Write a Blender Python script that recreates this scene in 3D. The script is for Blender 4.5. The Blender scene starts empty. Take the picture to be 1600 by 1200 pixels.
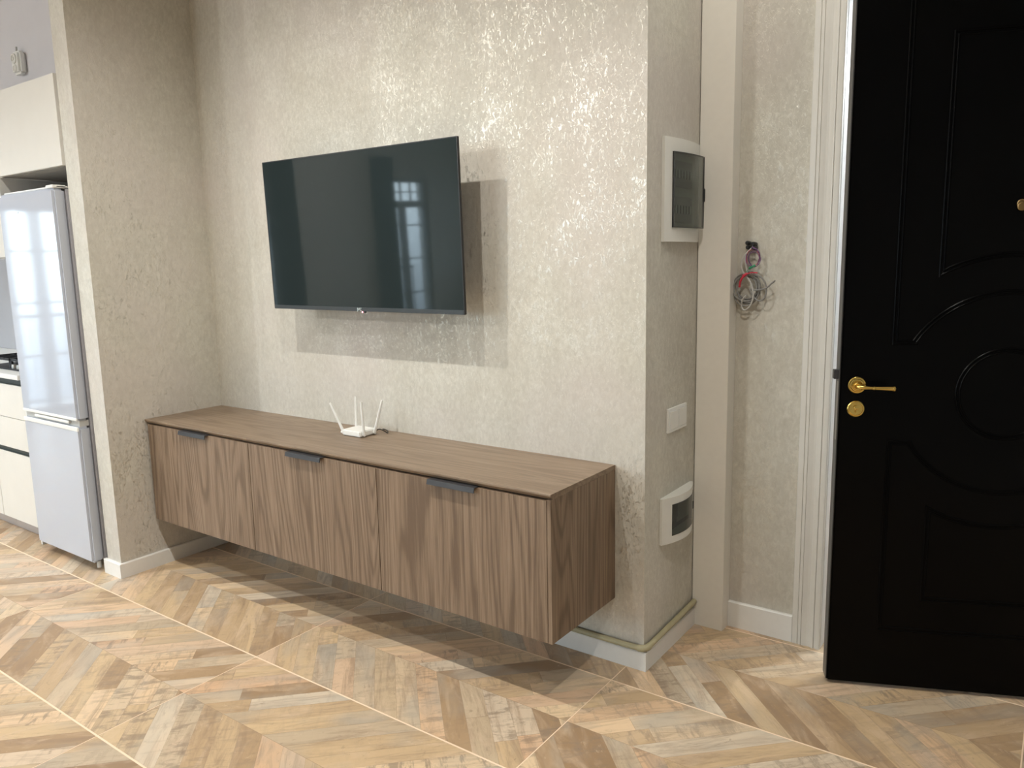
import bpy, bmesh, math, random
from mathutils import Matrix, Vector
random.seed(7)
scene = bpy.context.scene
COL = scene.collection
PI = math.pi

# ------------------------------------------------------------------ camera
CAM = Vector((1.84240331, -2.37403206, 1.46460537))
YAW, PITCH, ROLL, FPX = -0.62420912, -0.15724655, -0.02086244, 1210.2428631643038
fw = Vector((math.sin(YAW)*math.cos(PITCH), math.cos(YAW)*math.cos(PITCH), math.sin(PITCH)))
rt = Vector((math.cos(YAW), -math.sin(YAW), 0)); up = rt.cross(fw)
rt2 = rt*math.cos(ROLL) + up*math.sin(ROLL); up2 = up*math.cos(ROLL) - rt*math.sin(ROLL)
cam = bpy.data.cameras.new('camera'); co = bpy.data.objects.new('camera', cam); COL.objects.link(co)
cam.sensor_width = 36; cam.sensor_fit = 'HORIZONTAL'; cam.lens = FPX/1600*36
cam.clip_start = .05; cam.clip_end = 200
m = Matrix((rt2, up2, -fw)).transposed().to_4x4(); m.translation = CAM
co.matrix_world = m
scene.camera = co

# ------------------------------------------------------------------ exposure, world, lights
vs = scene.view_settings
vs.view_transform = 'Standard'; vs.look = 'None'; vs.gamma = 1; vs.exposure = 0.84; vs.use_curve_mapping = False

world = bpy.data.worlds.new('sky'); scene.world = world; world.use_nodes = True
wn = world.node_tree.nodes; wl = world.node_tree.links
wn.clear()
tc = wn.new('ShaderNodeTexCoord'); sp = wn.new('ShaderNodeSeparateXYZ'); cr = wn.new('ShaderNodeValToRGB')
mr = wn.new('ShaderNodeMapRange'); mr.inputs[1].default_value = -1; mr.inputs[2].default_value = 1
bgn = wn.new('ShaderNodeBackground'); wo = wn.new('ShaderNodeOutputWorld')
wl.new(tc.outputs['Generated'], sp.inputs[0]); wl.new(sp.outputs['Z'], mr.inputs[0]); wl.new(mr.outputs[0], cr.inputs[0])
wl.new(cr.outputs[0], bgn.inputs[0]); wl.new(bgn.outputs[0], wo.inputs[0])
els = cr.color_ramp.elements
els[0].position = .44; els[0].color = (.16, .20, .24, 1)
els[1].position = .56; els[1].color = (.80, .92, 1.0, 1)
e = els.new(.50); e.color = (.50, .60, .68, 1)
e = els.new(1.0); e.color = (.62, .80, 1.0, 1)
bgn.inputs[1].default_value = 7.8

def light(name, kind, loc, energy, color, size=.04, rot=None, sy=None):
    l = bpy.data.lights.new(name, kind); l.energy = energy; l.color = color
    if kind == 'AREA':
        l.shape = 'RECTANGLE'; l.size = size; l.size_y = sy
    else:
        l.shadow_soft_size = size
    o = bpy.data.objects.new(name, l); o.location = loc
    if rot: o.rotation_euler = rot
    COL.objects.link(o); return o
WARM = (1.0, .965, .89)
CEIL = 3.15; FY_ = -8.4
def downlight(name, loc, energy, size=.022, cone=156, blend=.9):
    o = light(name, 'SPOT', loc, energy, WARM, size)
    o.data.spot_size = math.radians(cone); o.data.spot_blend = blend
for x, e_ in ((-.72, 58), (.22, 43), (1.52, 46)):
    downlight('ceiling_spot', (x, -1.33, 3.05), e_)
for x, e_ in ((-4.8, 52), (-3.4, 38), (-2.0, 24)):  # unseen lamps added front-left to brighten the TV wall
    light('far_fill_light', 'POINT', (x, -5.0, 3.05), e_, (1.0, .98, .95), .08)
for x in (-2.7, -4.6):  # added lamps, unseen, lifting the kitchen fronts and the wing end
    o = light('kitchen_fill_spot', 'SPOT', (x, -2.3, 3.05), 95, (.93, .97, 1.0), .03); o.data.spot_size = math.radians(150); o.data.spot_blend = .9
downlight('hall_spot', (1.12, .02, 3.05), 12, .03)
for y in (-2.65, -4.1, -6.9):
    o = light('window_portal', 'AREA', (-6.62, y, 1.2), 10, (1, 1, 1), 1.1, (0, -PI/2, 0), 2.3)
    o.data.cycles.is_portal = True
for x in (-5.1, -2.9):  # portals of the two windows added for frontal daylight
    o = light('window_portal', 'AREA', (x, FY_-.2, 1.775), 10, (1, 1, 1), 1.9, (PI/2, 0, 0), 1.65)
    o.data.cycles.is_portal = True
light('stair_lamp', 'POINT', (1.9, 1.75, 2.35), 36, (.90, .96, 1.0), .1)

# ------------------------------------------------------------------ helpers
OFF = {}
def off(p): return OFF.get(p.name, Vector((0, 0, 0))) if p else Vector((0, 0, 0))
def thing(name, label, cat, loc=(0, 0, 0), rot=(0, 0, 0), group=None, local=False):
    o = bpy.data.objects.new(name, None); COL.objects.link(o)
    o.location = loc; o.rotation_euler = rot; o.empty_display_size = .05
    o['label'] = label; o['category'] = cat
    if group: o['group'] = group
    OFF[o.name] = Vector((0, 0, 0)) if local else Vector(loc)
    return o
def struct_empty(name, loc=(0, 0, 0), rot=(0, 0, 0), local=False, label=None, cat=None):
    o = bpy.data.objects.new(name, None); COL.objects.link(o)
    o.location = loc; o.rotation_euler = rot; o.empty_display_size = .05; o['kind'] = 'structure'
    if label: o['label'] = label
    if cat: o['category'] = cat
    OFF[o.name] = Vector((0, 0, 0)) if local else Vector(loc)
    return o
def obj(name, bm, mat, parent=None, smooth=False):
    """link a bmesh (coordinates in the world, or in the local frame of a rotated thing) as one object"""
    of = off(parent)
    if of.length: bmesh.ops.translate(bm, vec=-of, verts=bm.verts)
    bmesh.ops.recalc_face_normals(bm, faces=bm.faces)
    me = bpy.data.meshes.new(name); bm.to_mesh(me); bm.free()
    if isinstance(mat, (list, tuple)):
        for q in mat: me.materials.append(q)
    else: me.materials.append(mat)
    if smooth:
        for p in me.polygons: p.use_smooth = True
        me.set_sharp_from_angle(angle=math.radians(35))
    o = bpy.data.objects.new(name, me); COL.objects.link(o)
    if parent: o.parent = parent
    OFF[o.name] = of
    return o
def tag(o, label=None, cat=None, kind=None, group=None):
    if label: o['label'] = label
    if cat: o['category'] = cat
    if kind: o['kind'] = kind
    if group: o['group'] = group
    return o
def add_box(bm, a, b, bev=0.0, seg=2, mi=0):
    t = bmesh.new()
    bmesh.ops.create_cube(t, size=1)
    s = [b[i]-a[i] for i in range(3)]; c = [(a[i]+b[i])/2 for i in range(3)]
    for v in t.verts: v.co = Vector([v.co[i]*s[i]+c[i] for i in range(3)])
    if bev > 0:
        bmesh.ops.bevel(t, geom=list(t.edges), offset=min(bev, .45*min(abs(q) for q in s)), segments=seg, affect='EDGES')
    merge(bm, t, mi)
def merge(bm, t, mi=0):
    vm = {v: bm.verts.new(v.co) for v in t.verts}
    for f in t.faces:
        try:
            nf = bm.faces.new([vm[v] for v in f.verts]); nf.material_index = mi
        except ValueError: pass
    t.free()
def box(name, a, b, mat, parent=None, bev=0.0, seg=2):
    bm = bmesh.new(); add_box(bm, a, b, bev, seg); return obj(name, bm, mat, parent, smooth=bev > 0)
def add_prism(bm, pts, ax, c0, c1, mi=0):
    """extrude a 2D polygon along axis ax from c0 to c1; pts are the two other coordinates in order"""
    def mk(p, c):
        l = list(p); l.insert(ax, c); return bm.verts.new(l)
    A = [mk(p, c0) for p in pts]; B = [mk(p, c1) for p in pts]; n = len(pts)
    for f in (A, B[::-1]):
        bm.faces.new(f).material_index = mi
    for i in range(n):
        bm.faces.new((A[i], A[(i+1) % n], B[(i+1) % n], B[i])).material_index = mi
def catmull(pts, n=8, closed=False):
    P = [Vector(p) for p in pts]; out = []
    N = len(P)
    for i in range(N if closed else N-1):
        g = lambda k: P[k % N] if closed else P[max(0, min(N-1, k))]
        a, b, c, d = g(i-1), g(i), g(i+1), g(i+2)
        for k in range(n):
            t = k/n
            out.append(.5*((2*b)+(-a+c)*t+(2*a-5*b+4*c-d)*t*t+(-a+3*b-3*c+d)*t**3))
    if not closed: out.append(P[-1])
    return out
def add_tube(bm, pts, r, seg=8, closed=False, mi=0):
    P = [Vector(p) for p in pts]; N = len(P); rings = []
    R = r if isinstance(r, (list, tuple)) else [r]*N
    prev = None
    for i in range(N):
        if closed: d = P[(i+1) % N]-P[i-1]
        else: d = P[min(N-1, i+1)]-P[max(0, i-1)]
        if d.length < 1e-9: d = Vector((0, 0, 1))
        d.normalize()
        if prev is None:
            a = d.orthogonal().normalized()
        else:
            a = (prev - d*prev.dot(d))
            if a.length < 1e-6: a = d.orthogonal()
            a.normalize()
        prev = a; b = d.cross(a)
        rings.append([bm.verts.new(P[i]+(a*math.cos(2*PI*k/seg)+b*math.sin(2*PI*k/seg))*R[i]) for k in range(seg)])
    for i in range(N if closed else N-1):
        A, B = rings[i], rings[(i+1) % N]
        for k in range(seg):
            bm.faces.new((A[k], A[(k+1) % seg], B[(k+1) % seg], B[k])).material_index = mi
    if not closed:
        bm.faces.new(rings[0][::-1]).material_index = mi; bm.faces.new(rings[-1]).material_index = mi
def tube(name, pts, r, mat, parent=None, seg=8, closed=False):
    bm = bmesh.new(); add_tube(bm, pts, r, seg, closed); return obj(name, bm, mat, parent, smooth=True)
def add_lathe(bm, prof, origin, axis, seg=28, mi=0):
    """prof: (radius, distance along axis)"""
    ax = Vector(axis).normalized(); a = ax.orthogonal().normalized(); b = ax.cross(a); o = Vector(origin); rings = []
    for r, h in prof:
        rings.append([bm.verts.new(o+ax*h+(a*math.cos(2*PI*k/seg)+b*math.sin(2*PI*k/seg))*max(r, 1e-5)) for k in range(seg)])
    for A, B in zip(rings, rings[1:]):
        for k in range(seg): bm.faces.new((A[k], A[(k+1) % seg], B[(k+1) % seg], B[k])).material_index = mi
    bm.faces.new(rings[0][::-1]).material_index = mi; bm.faces.new(rings[-1]).material_index = mi

# ------------------------------------------------------------------ materials
def mat(name, color=(.8, .8, .8), rough=.5, metal=0, spec=.5, **kw):
    mt = bpy.data.materials.new(name); mt.use_nodes = True
    p = mt.node_tree.nodes['Principled BSDF']
    p.inputs['Base Color'].default_value = (*color, 1); p.inputs['Roughness'].default_value = rough
    p.inputs['Metallic'].default_value = metal; p.inputs['Specular IOR Level'].default_value = spec
    for k, v in kw.items(): p.inputs[k.replace('_', ' ')].default_value = v
    return mt
class NT:
    def __init__(s, mt): s.t = mt.node_tree; s.p = s.t.nodes['Principled BSDF']
    def n(s, kind, **kw):
        o = s.t.nodes.new('ShaderNode'+kind)
        for k, v in kw.items(): setattr(o, k, v)
        return o
    def l(s, a, b): s.t.links.new(a, b)
    def math(s, op, a, b=None, clamp=False):
        o = s.n('Math', operation=op, use_clamp=clamp)
        for i, v in enumerate((a, b)):
            if v is None: continue
            if isinstance(v, (int, float)): o.inputs[i].default_value = v
            else: s.l(v, o.inputs[i])
        return o.outputs[0]
    def noise(s, vec, scale, detail=4, rough=.55, dist=0):
        o = s.n('TexNoise'); s.l(vec, o.inputs['Vector'])
        o.inputs['Scale'].default_value = scale; o.inputs['Detail'].default_value = detail
        o.inputs['Roughness'].default_value = rough; o.inputs['Distortion'].default_value = dist
        return o.outputs['Fac']
    def mapv(s, vec, scale=(1, 1, 1), loc=(0, 0, 0), rot=(0, 0, 0)):
        o = s.n('Mapping'); s.l(vec, o.inputs[0]); o.inputs['Scale'].default_value = scale
        o.inputs['Location'].default_value = loc; o.inputs['Rotation'].default_value = rot
        return o.outputs[0]
    def ramp(s, fac, stops, interp='LINEAR'):
        o = s.n('ValToRGB'); s.l(fac, o.inputs[0]); cr = o.color_ramp; cr.interpolation = interp
        while len(cr.elements) > 1: cr.elements.remove(cr.elements[-1])
        cr.elements[0].position = stops[0][0]; c0 = stops[0][1]
        cr.elements[0].color = (*c0, 1) if isinstance(c0, tuple) else (c0, c0, c0, 1)
        for q, c in stops[1:]:
            e = cr.elements.new(q); e.color = (*c, 1) if isinstance(c, tuple) else (c, c, c, 1)
        return o.outputs[0]
    def mix(s, f, a, b, mode='MIX'):
        o = s.n('Mix', data_type='RGBA', blend_type=mode)
        for i, v in ((0, f), (6, a), (7, b)):
            if isinstance(v, (int, float)): o.inputs[i].default_value = v
            elif isinstance(v, tuple): o.inputs[i].default_value = (*v, 1)
            else: s.l(v, o.inputs[i])
        return o.outputs[2]
    def bump(s, h, strength=.2, dist=.01):
        o = s.n('Bump'); s.l(h, o.inputs['Height']); o.inputs['Strength'].default_value = strength
        o.inputs['Distance'].default_value = dist; s.l(o.outputs[0], s.p.inputs['Normal'])
def world_pos(T): return T.n('NewGeometry').outputs['Position']

def wallpaper():
    mt = mat('wallpaper', (.6, .55, .46), .6); T = NT(mt); pos = world_pos(T)
    v = T.mapv(pos, (1, 1, .62))
    fine = T.noise(v, 62, 4, .62, .6)
    mid = T.noise(T.mapv(pos, (1, 1, .8)), 5.5, 4, .6, .3)
    patch = T.noise(pos, 1.3, 2, .5)
    tone = T.ramp(T.math('ADD', T.math('MULTIPLY', fine, .6), T.math('MULTIPLY', mid, .4)),
                  [(.34, (.50, .474, .408)), (.5, (.570, .547, .478)), (.66, (.655, .635, .563))])
    tone = T.mix(T.ramp(patch, [(.45, 0.0), (.62, .38)]), tone, (.61, .548, .522))
    dens = T.math('ADD', T.math('MULTIPLY', mid, .32), -.16)
    fl = T.math('ADD', T.noise(T.mapv(pos, (1, 1, .48)), 112, 3, .65, 1.2), dens)
    fl = T.ramp(fl, [(.555, 0.0), (.615, 1.0)])
    T.l(T.mix(T.math('MULTIPLY', fl, .28), tone, (.80, .77, .69)), T.p.inputs['Base Color'])
    T.l(T.math('MULTIPLY', fl, .68), T.p.inputs['Metallic'])
    T.l(T.math('SUBTRACT', .62, T.math('MULTIPLY', fl, .24)), T.p.inputs['Roughness'])
    T.bump(T.math('ADD', T.math('MULTIPLY', fl, .6), T.math('MULTIPLY', fine, .5)), .30, .003)
    return mt
def wood(name, rot, cols, seed=0, scale=1.0, contrast=1.0):
    """rot turns the object frame so that local X is along the grain, Y across it"""
    mt = mat(name, (.4, .3, .2), .42); T = NT(mt); tcn = T.n('TexCoord')
    base = T.mapv(tcn.outputs['Object'], (1, 1, 1), (seed*3.1, seed*1.7, seed*.9), rot)
    oi = T.n('ObjectInfo'); cmb = T.n('CombineXYZ')
    T.l(T.math('MULTIPLY', oi.outputs['Random'], 7.0), cmb.inputs[1]); T.l(T.math('MULTIPLY', oi.outputs['Random'], 3.0), cmb.inputs[0])
    ad = T.n('VectorMath', operation='ADD'); T.l(base, ad.inputs[0]); T.l(cmb.outputs[0], ad.inputs[1]); base = ad.outputs[0]
    big = T.noise(T.mapv(base, (.42*scale, 4.6*scale, 4.6*scale)), 1.0, 1.5, .45, .15)
    rings = T.math('SINE', T.math('MULTIPLY', big, 150.0))
    rings = T.math('ADD', T.math('MULTIPLY', rings, .5), .5)
    rings = T.math('SUBTRACT', .75, T.math('POWER', rings, 3.0))
    fib = T.noise(T.mapv(base, (5, 210, 210)), 1.0, 5, .6)
    fib2 = T.noise(T.mapv(base, (1.4, 26, 26)), 1.0, 4, .6)
    f = T.math('ADD', T.math('MULTIPLY', rings, .13*contrast), T.math('ADD', T.math('MULTIPLY', fib, .50), T.math('MULTIPLY', fib2, .34)))
    c = T.ramp(f, [(.38, cols[0]), (.54, cols[1]), (.70, cols[2])])
    T.l(c, T.p.inputs['Base Color'])
    T.bump(fib, .08, .002)
    return mt
def plank_mat():
    mt = mat('floor_planks', (.5, .38, .27), .38); T = NT(mt)
    at = T.n('Attribute', attribute_name='tone'); uv = T.n('UVMap', uv_map='UVMap')
    base = uv.outputs[0]
    sx = T.n('SeparateXYZ'); T.l(at.outputs['Color'], sx.inputs[0])
    tone, sel = sx.outputs[0], sx.outputs[1]
    col = T.ramp(tone, [(0, (.33, .215, .12)), (.12, (.44, .305, .18)), (.3, (.57, .415, .25)), (.45, (.62, .455, .27)), (.58, (.50, .41, .30)),
                        (.7, (.74, .56, .36)), (.82, (.64, .42, .26)), (1, (.66, .57, .44))])
    g = T.noise(T.mapv(base, (3.2, 24, 1)), 1.0, 8, .72, .9)      # long dark streaks
    g2 = T.noise(T.mapv(base, (5, 14, 1)), 1.0, 4, .6, .9)
    sm = T.noise(T.mapv(base, (30, 8, 1)), 1.0, 5, .7, .4)         # rough-sawn cross marks
    col = T.mix(T.ramp(g, [(.36, .62), (.54, 0.0)]), col, (.30, .205, .135))
    col = T.mix(T.ramp(g2, [(.50, 0.0), (.68, .45)]), col, (.68, .52, .37))
    col = T.mix(T.math('MULTIPLY', T.ramp(sm, [(.50, 0.0), (.60, 1.0)]), T.math('MULTIPLY', sel, .75)), col, (.26, .195, .14))
    kn = T.noise(T.mapv(base, (16, 26, 1), (7, 2, 0)), 1.0, 6, .75, 1.5)
    col = T.mix(T.ramp(kn, [(.60, 0.0), (.70, .55)]), col, (.24, .165, .11))
    col = T.mix(T.ramp(kn, [(.28, .55), (.38, 0.0)]), col, (.78, .62, .44))
    gr = T.noise(T.mapv(base, (2.6, 5, 1), (3, 9, 0)), 1.0, 3, .5)
    col = T.mix(T.ramp(gr, [(.52, 0.0), (.70, .55)]), col, (.40, .375, .325))
    T.l(col, T.p.inputs['Base Color'])
    T.l(T.ramp(g2, [(.3, .34), (.7, .46)]), T.p.inputs['Roughness'])
    T.bump(T.math('ADD', g, T.math('MULTIPLY', sm, .3)), .06, .002)
    return mt
M = {}
M['paper'] = wallpaper()
M['plank'] = plank_mat()
M['grout'] = mat('grout', (.86, .68, .50), .8)
M['tile'] = mat('tile_body', (.34, .24, .16), .6)
WC = ((.135, .088, .055), (.240, .168, .112), (.335, .250, .178))
M['wood_v'] = wood('walnut_vertical', (0, PI/2, 0), WC, 1)
M['wood_h'] = wood('walnut_horizontal', (0, 0, 0), ((.18, .125, .082), (.262, .190, .130), (.335, .255, .182)), 2, 1.0, .8)
def paint(name, c, rough=.5, amt=.03, scale=40):
    mt = mat(name, c, rough); T = NT(mt)
    f = T.noise(world_pos(T), scale, 3, .5)
    lo = tuple(q*(1-amt) for q in c); hi = tuple(min(1, q*(1+amt)) for q in c)
    T.l(T.ramp(f, [(.3, lo), (.7, hi)]), T.p.inputs['Base Color']); return mt
M['white'] = paint('white_trim_paint', (.80, .79, .76), .38, .015)
M['column'] = paint('column_laminate', (.86, .83, .765), .42, .012)
M['casing'] = paint('casing_paint', (.70, .68, .63), .36, .012)
M['jamb'] = paint('jamb_paint', (.80, .81, .82), .35, .01)
M['lilac'] = paint('kitchen_wall_paint', (.66, .65, .675), .7, .02, 5)
M['ceil'] = paint('ceiling_paint', (.80, .79, .77), .8, .01)
M['roomwall'] = paint('plain_room_paint', (.40, .395, .375), .7, .02, 6)
M['plastic'] = paint('white_plastic', (.82, .82, .79), .32, .008)
M['box_plastic'] = paint('panel_plastic', (.74, .735, .69), .35, .008)
M['black'] = mat('black_plastic', (.012, .012, .013), .4)
M['bezel'] = mat('tv_bezel', (.035, .042, .046), .35)
M['screen'] = mat('tv_screen', (.021, .030, .031), .035, 0, .5)
def door_black():
    mt = mat('black_door_paint', (.0008, .0008, .0009), .26, 0, .10); T = NT(mt)
    T.bump(T.noise(world_pos(T), 160, 2, .5), .02, .001); return mt
M['door'] = door_black()
M['edge'] = mat('door_edge_steel', (.10, .10, .10), .4, .6)
def brass():
    mt = mat('polished_brass', (.80, .58, .17), .17, 1.0); T = NT(mt)
    f = T.noise(world_pos(T), 90, 3, .5)
    T.l(T.ramp(f, [(.3, .13), (.7, .24)]), T.p.inputs['Roughness']); return mt
M['brass'] = brass()
M['dbrass'] = mat('aged_brass', (.33, .22, .10), .35, 1.0)
M['steel'] = mat('brushed_steel', (.32, .31, .29), .35, .9)
M['handle'] = mat('graphite_handle', (.040, .040, .043), .45, 0, .35)
M['fridge'] = mat('fridge_gloss', (.48, .51, .575), .07, 0, .55)
M['fridge'].node_tree.nodes['Principled BSDF'].inputs['Coat Weight'].default_value = .1
M['fridge_side'] = paint('fridge_side_paint', (.50, .49, .52), .35, .01)
M['cabinet'] = paint('kitchen_front', (.72, .70, .645), .42, .015, 8)
M['worktop'] = paint('kitchen_worktop', (.76, .765, .74), .3, .02, 60)
M['kick'] = paint('toe_kick', (.46, .41, .385), .5, .02)
M['profile'] = mat('handle_channel', (.055, .07, .068), .4, .5)
M['niche'] = mat('cabinet_underside', (.30, .285, .26), .7)
M['iron'] = mat('hob_iron', (.016, .017, .022), .38, .2)
M['hobglass'] = mat('hob_top', (.018, .02, .024), .45, 0, .25)
M['pipe'] = paint('olive_conduit', (.43, .385, .24), .5, .05, 30)
M['cable'] = mat('grey_cable', (.25, .245, .235), .5)
M['cable_l'] = mat('light_cable', (.48, .47, .45), .5)
M['red'] = mat('red_tie', (.55, .03, .06), .5)
M['green'] = mat('green_sleeve', (.03, .26, .13), .5)
M['purple'] = mat('purple_wire', (.16, .07, .19), .45)
M['pink'] = mat('red_wire', (.45, .08, .12), .45)
M['navy'] = paint('navy_curtain_cloth', (.016, .035, .060), .8, .15, 20)
M['wframe'] = mat('window_frame_paint', (.16, .17, .18), .4)
M['rail'] = mat('balcony_iron', (.03, .03, .035), .5)
M['breaker'] = mat('breaker_grey', (.50, .50, .48), .5)
def smoked(dc, mixf):
    mt = bpy.data.materials.new('smoked_plastic'); mt.use_nodes = True; t = mt.node_tree; t.nodes.clear()
    o = t.nodes.new('ShaderNodeOutputMaterial'); tr = t.nodes.new('ShaderNodeBsdfTransparent'); gl = t.nodes.new('ShaderNodeBsdfGlossy')
    df = t.nodes.new('ShaderNodeBsdfDiffuse'); df.inputs[0].default_value = dc
    tr.inputs[0].default_value = (.66, .69, .67, 1); gl.inputs['Roughness'].default_value = .12
    a = t.nodes.new('ShaderNodeMixShader'); b = t.nodes.new('ShaderNodeMixShader'); fr = t.nodes.new('ShaderNodeFresnel')
    fr.inputs[0].default_value = 1.5
    a.inputs[0].default_value = mixf; t.links.new(tr.outputs[0], a.inputs[1]); t.links.new(df.outputs[0], a.inputs[2])
    ge = t.nodes.new('ShaderNodeNewGeometry'); m1 = t.nodes.new('ShaderNodeMath'); m1.operation = 'SUBTRACT'; m1.inputs[0].default_value = 1
    m2 = t.nodes.new('ShaderNodeMath'); m2.operation = 'MULTIPLY'        # reflect on the outer face only
    t.links.new(ge.outputs['Backfacing'], m1.inputs[1]); t.links.new(m1.outputs[0], m2.inputs[0]); t.links.new(fr.outputs[0], m2.inputs[1])
    t.links.new(m2.outputs[0], b.inputs[0]); t.links.new(a.outputs[0], b.inputs[1]); t.links.new(gl.outputs[0], b.inputs[2])
    t.links.new(b.outputs[0], o.inputs[0]); return mt
M['smoked'] = smoked((.13, .14, .13, 1), .20); M['smoked_dark'] = smoked((.07, .075, .07, 1), .20)
def glass():
    mt = bpy.data.materials.new('window_glass'); mt.use_nodes = True; t = mt.node_tree; t.nodes.clear()
    o = t.nodes.new('ShaderNodeOutputMaterial'); tr = t.nodes.new('ShaderNodeBsdfTransparent'); gl = t.nodes.new('ShaderNodeBsdfGlossy')
    tr.inputs[0].default_value = (.93, .96, .97, 1); gl.inputs['Roughness'].default_value = .02
    b = t.nodes.new('ShaderNodeMixShader'); b.inputs[0].default_value = .07
    t.links.new(tr.outputs[0], b.inputs[1]); t.links.new(gl.outputs[0], b.inputs[2]); t.links.new(b.outputs[0], o.inputs[0]); return mt
M['glass'] = glass()

# ------------------------------------------------------------------ measures (metres; TV wall is the plane y = 0)
XL, XR, YC, YB, WD = -1.764, .6916, .4323, .5058, .6057
XW = XL-.125                      # far face of the wing wall
CX = .8205                        # right face of the white column
LX, FY, RX = -6.5, -8.4, 3.3      # window wall, wall behind the camera, right wall
JX = 1.175                        # left side of the door opening
OX = 2.17                         # right side of the door opening
DH = 2.36                         # height of the opening

def struct(name, a, b, m_, bev=0):
    return tag(box(name, a, b, m_, None, bev), kind='structure')
struct('wall_tv', (XL, 0, -.002), (XR, .70, CEIL), M['paper'])
struct('wall_wing', (XW, -WD, -.002), (XL, .70, CEIL), M['paper'])
struct('wall_kitchen', (LX, 0, -.002), (XW, .2, CEIL), M['lilac'])
bm = bmesh.new()
add_box(bm, (XR, YB, -.002), (JX-.0, .70, CEIL)); add_box(bm, (JX, YB, DH), (OX, .70, CEIL)); add_box(bm, (OX, YB, -.002), (RX, .70, CEIL))
tag(obj('wall_hall', bm, M['paper']), kind='structure')
struct('wall_right', (RX, FY, 0), (RX+.15, .70, CEIL), M['roomwall'])
FILL_WIN = [(-6.05, -4.15), (-3.85, -1.95)]; FZ0, FZ1 = .95, 2.6  # unseen windows, added to bring level daylight onto the TV wall
bm = bmesh.new(); xs = [LX] + [v for w in FILL_WIN for v in w] + [RX]
for i in range(0, len(xs), 2): add_box(bm, (xs[i], FY-.15, 0), (xs[i+1], FY, CEIL))
for a, b in FILL_WIN: add_box(bm, (a, FY-.15, FZ1), (b, FY, CEIL)); add_box(bm, (a, FY-.15, 0), (b, FY, FZ0))
tag(obj('wall_front', bm, M['roomwall']), kind='structure')
for i, (a, b) in enumerate(FILL_WIN):  # frames and panes for the added daylight windows
    w = struct_empty('window_%d' % (i+4), ((a+b)/2, FY-.08, FZ0)); bm = bmesh.new(); y0_, y1_ = FY-.11, FY-.05
    add_box(bm, (a, y0_, FZ0), (a+.06, y1_, FZ1)); add_box(bm, (b-.06, y0_, FZ0), (b, y1_, FZ1)); add_box(bm, (a+.06, y0_, FZ0), (b-.06, y1_, FZ0+.06)); add_box(bm, (a+.06, y0_, FZ1-.06), (b-.06, y1_, FZ1))
    add_box(bm, ((a+b)/2-.04, y0_, FZ0+.06), ((a+b)/2+.04, y1_, FZ1-.06)); obj('window_frame', bm, M['wframe'], w)
    for xa, xb in ((a+.06, (a+b)/2-.04), ((a+b)/2+.04, b-.06)): box('pane', (xa, FY-.083, FZ0+.06), (xb, FY-.079, FZ1-.06), M['glass'], w)
struct('ceiling', (LX-.25, FY-.15, CEIL), (RX+.15, 2.6, CEIL+.12), M['ceil'])
# stairwell beyond the entrance door
bm = bmesh.new()
add_box(bm, (.3, .70, 0), (.45, 2.6, CEIL)); add_box(bm, (3.2, .70, 0), (3.35, 2.6, CEIL)); add_box(bm, (.3, 2.6, 0), (3.35, 2.75, CEIL))
tag(obj('wall_stairwell', bm, M['ceil']), kind='structure')

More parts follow.
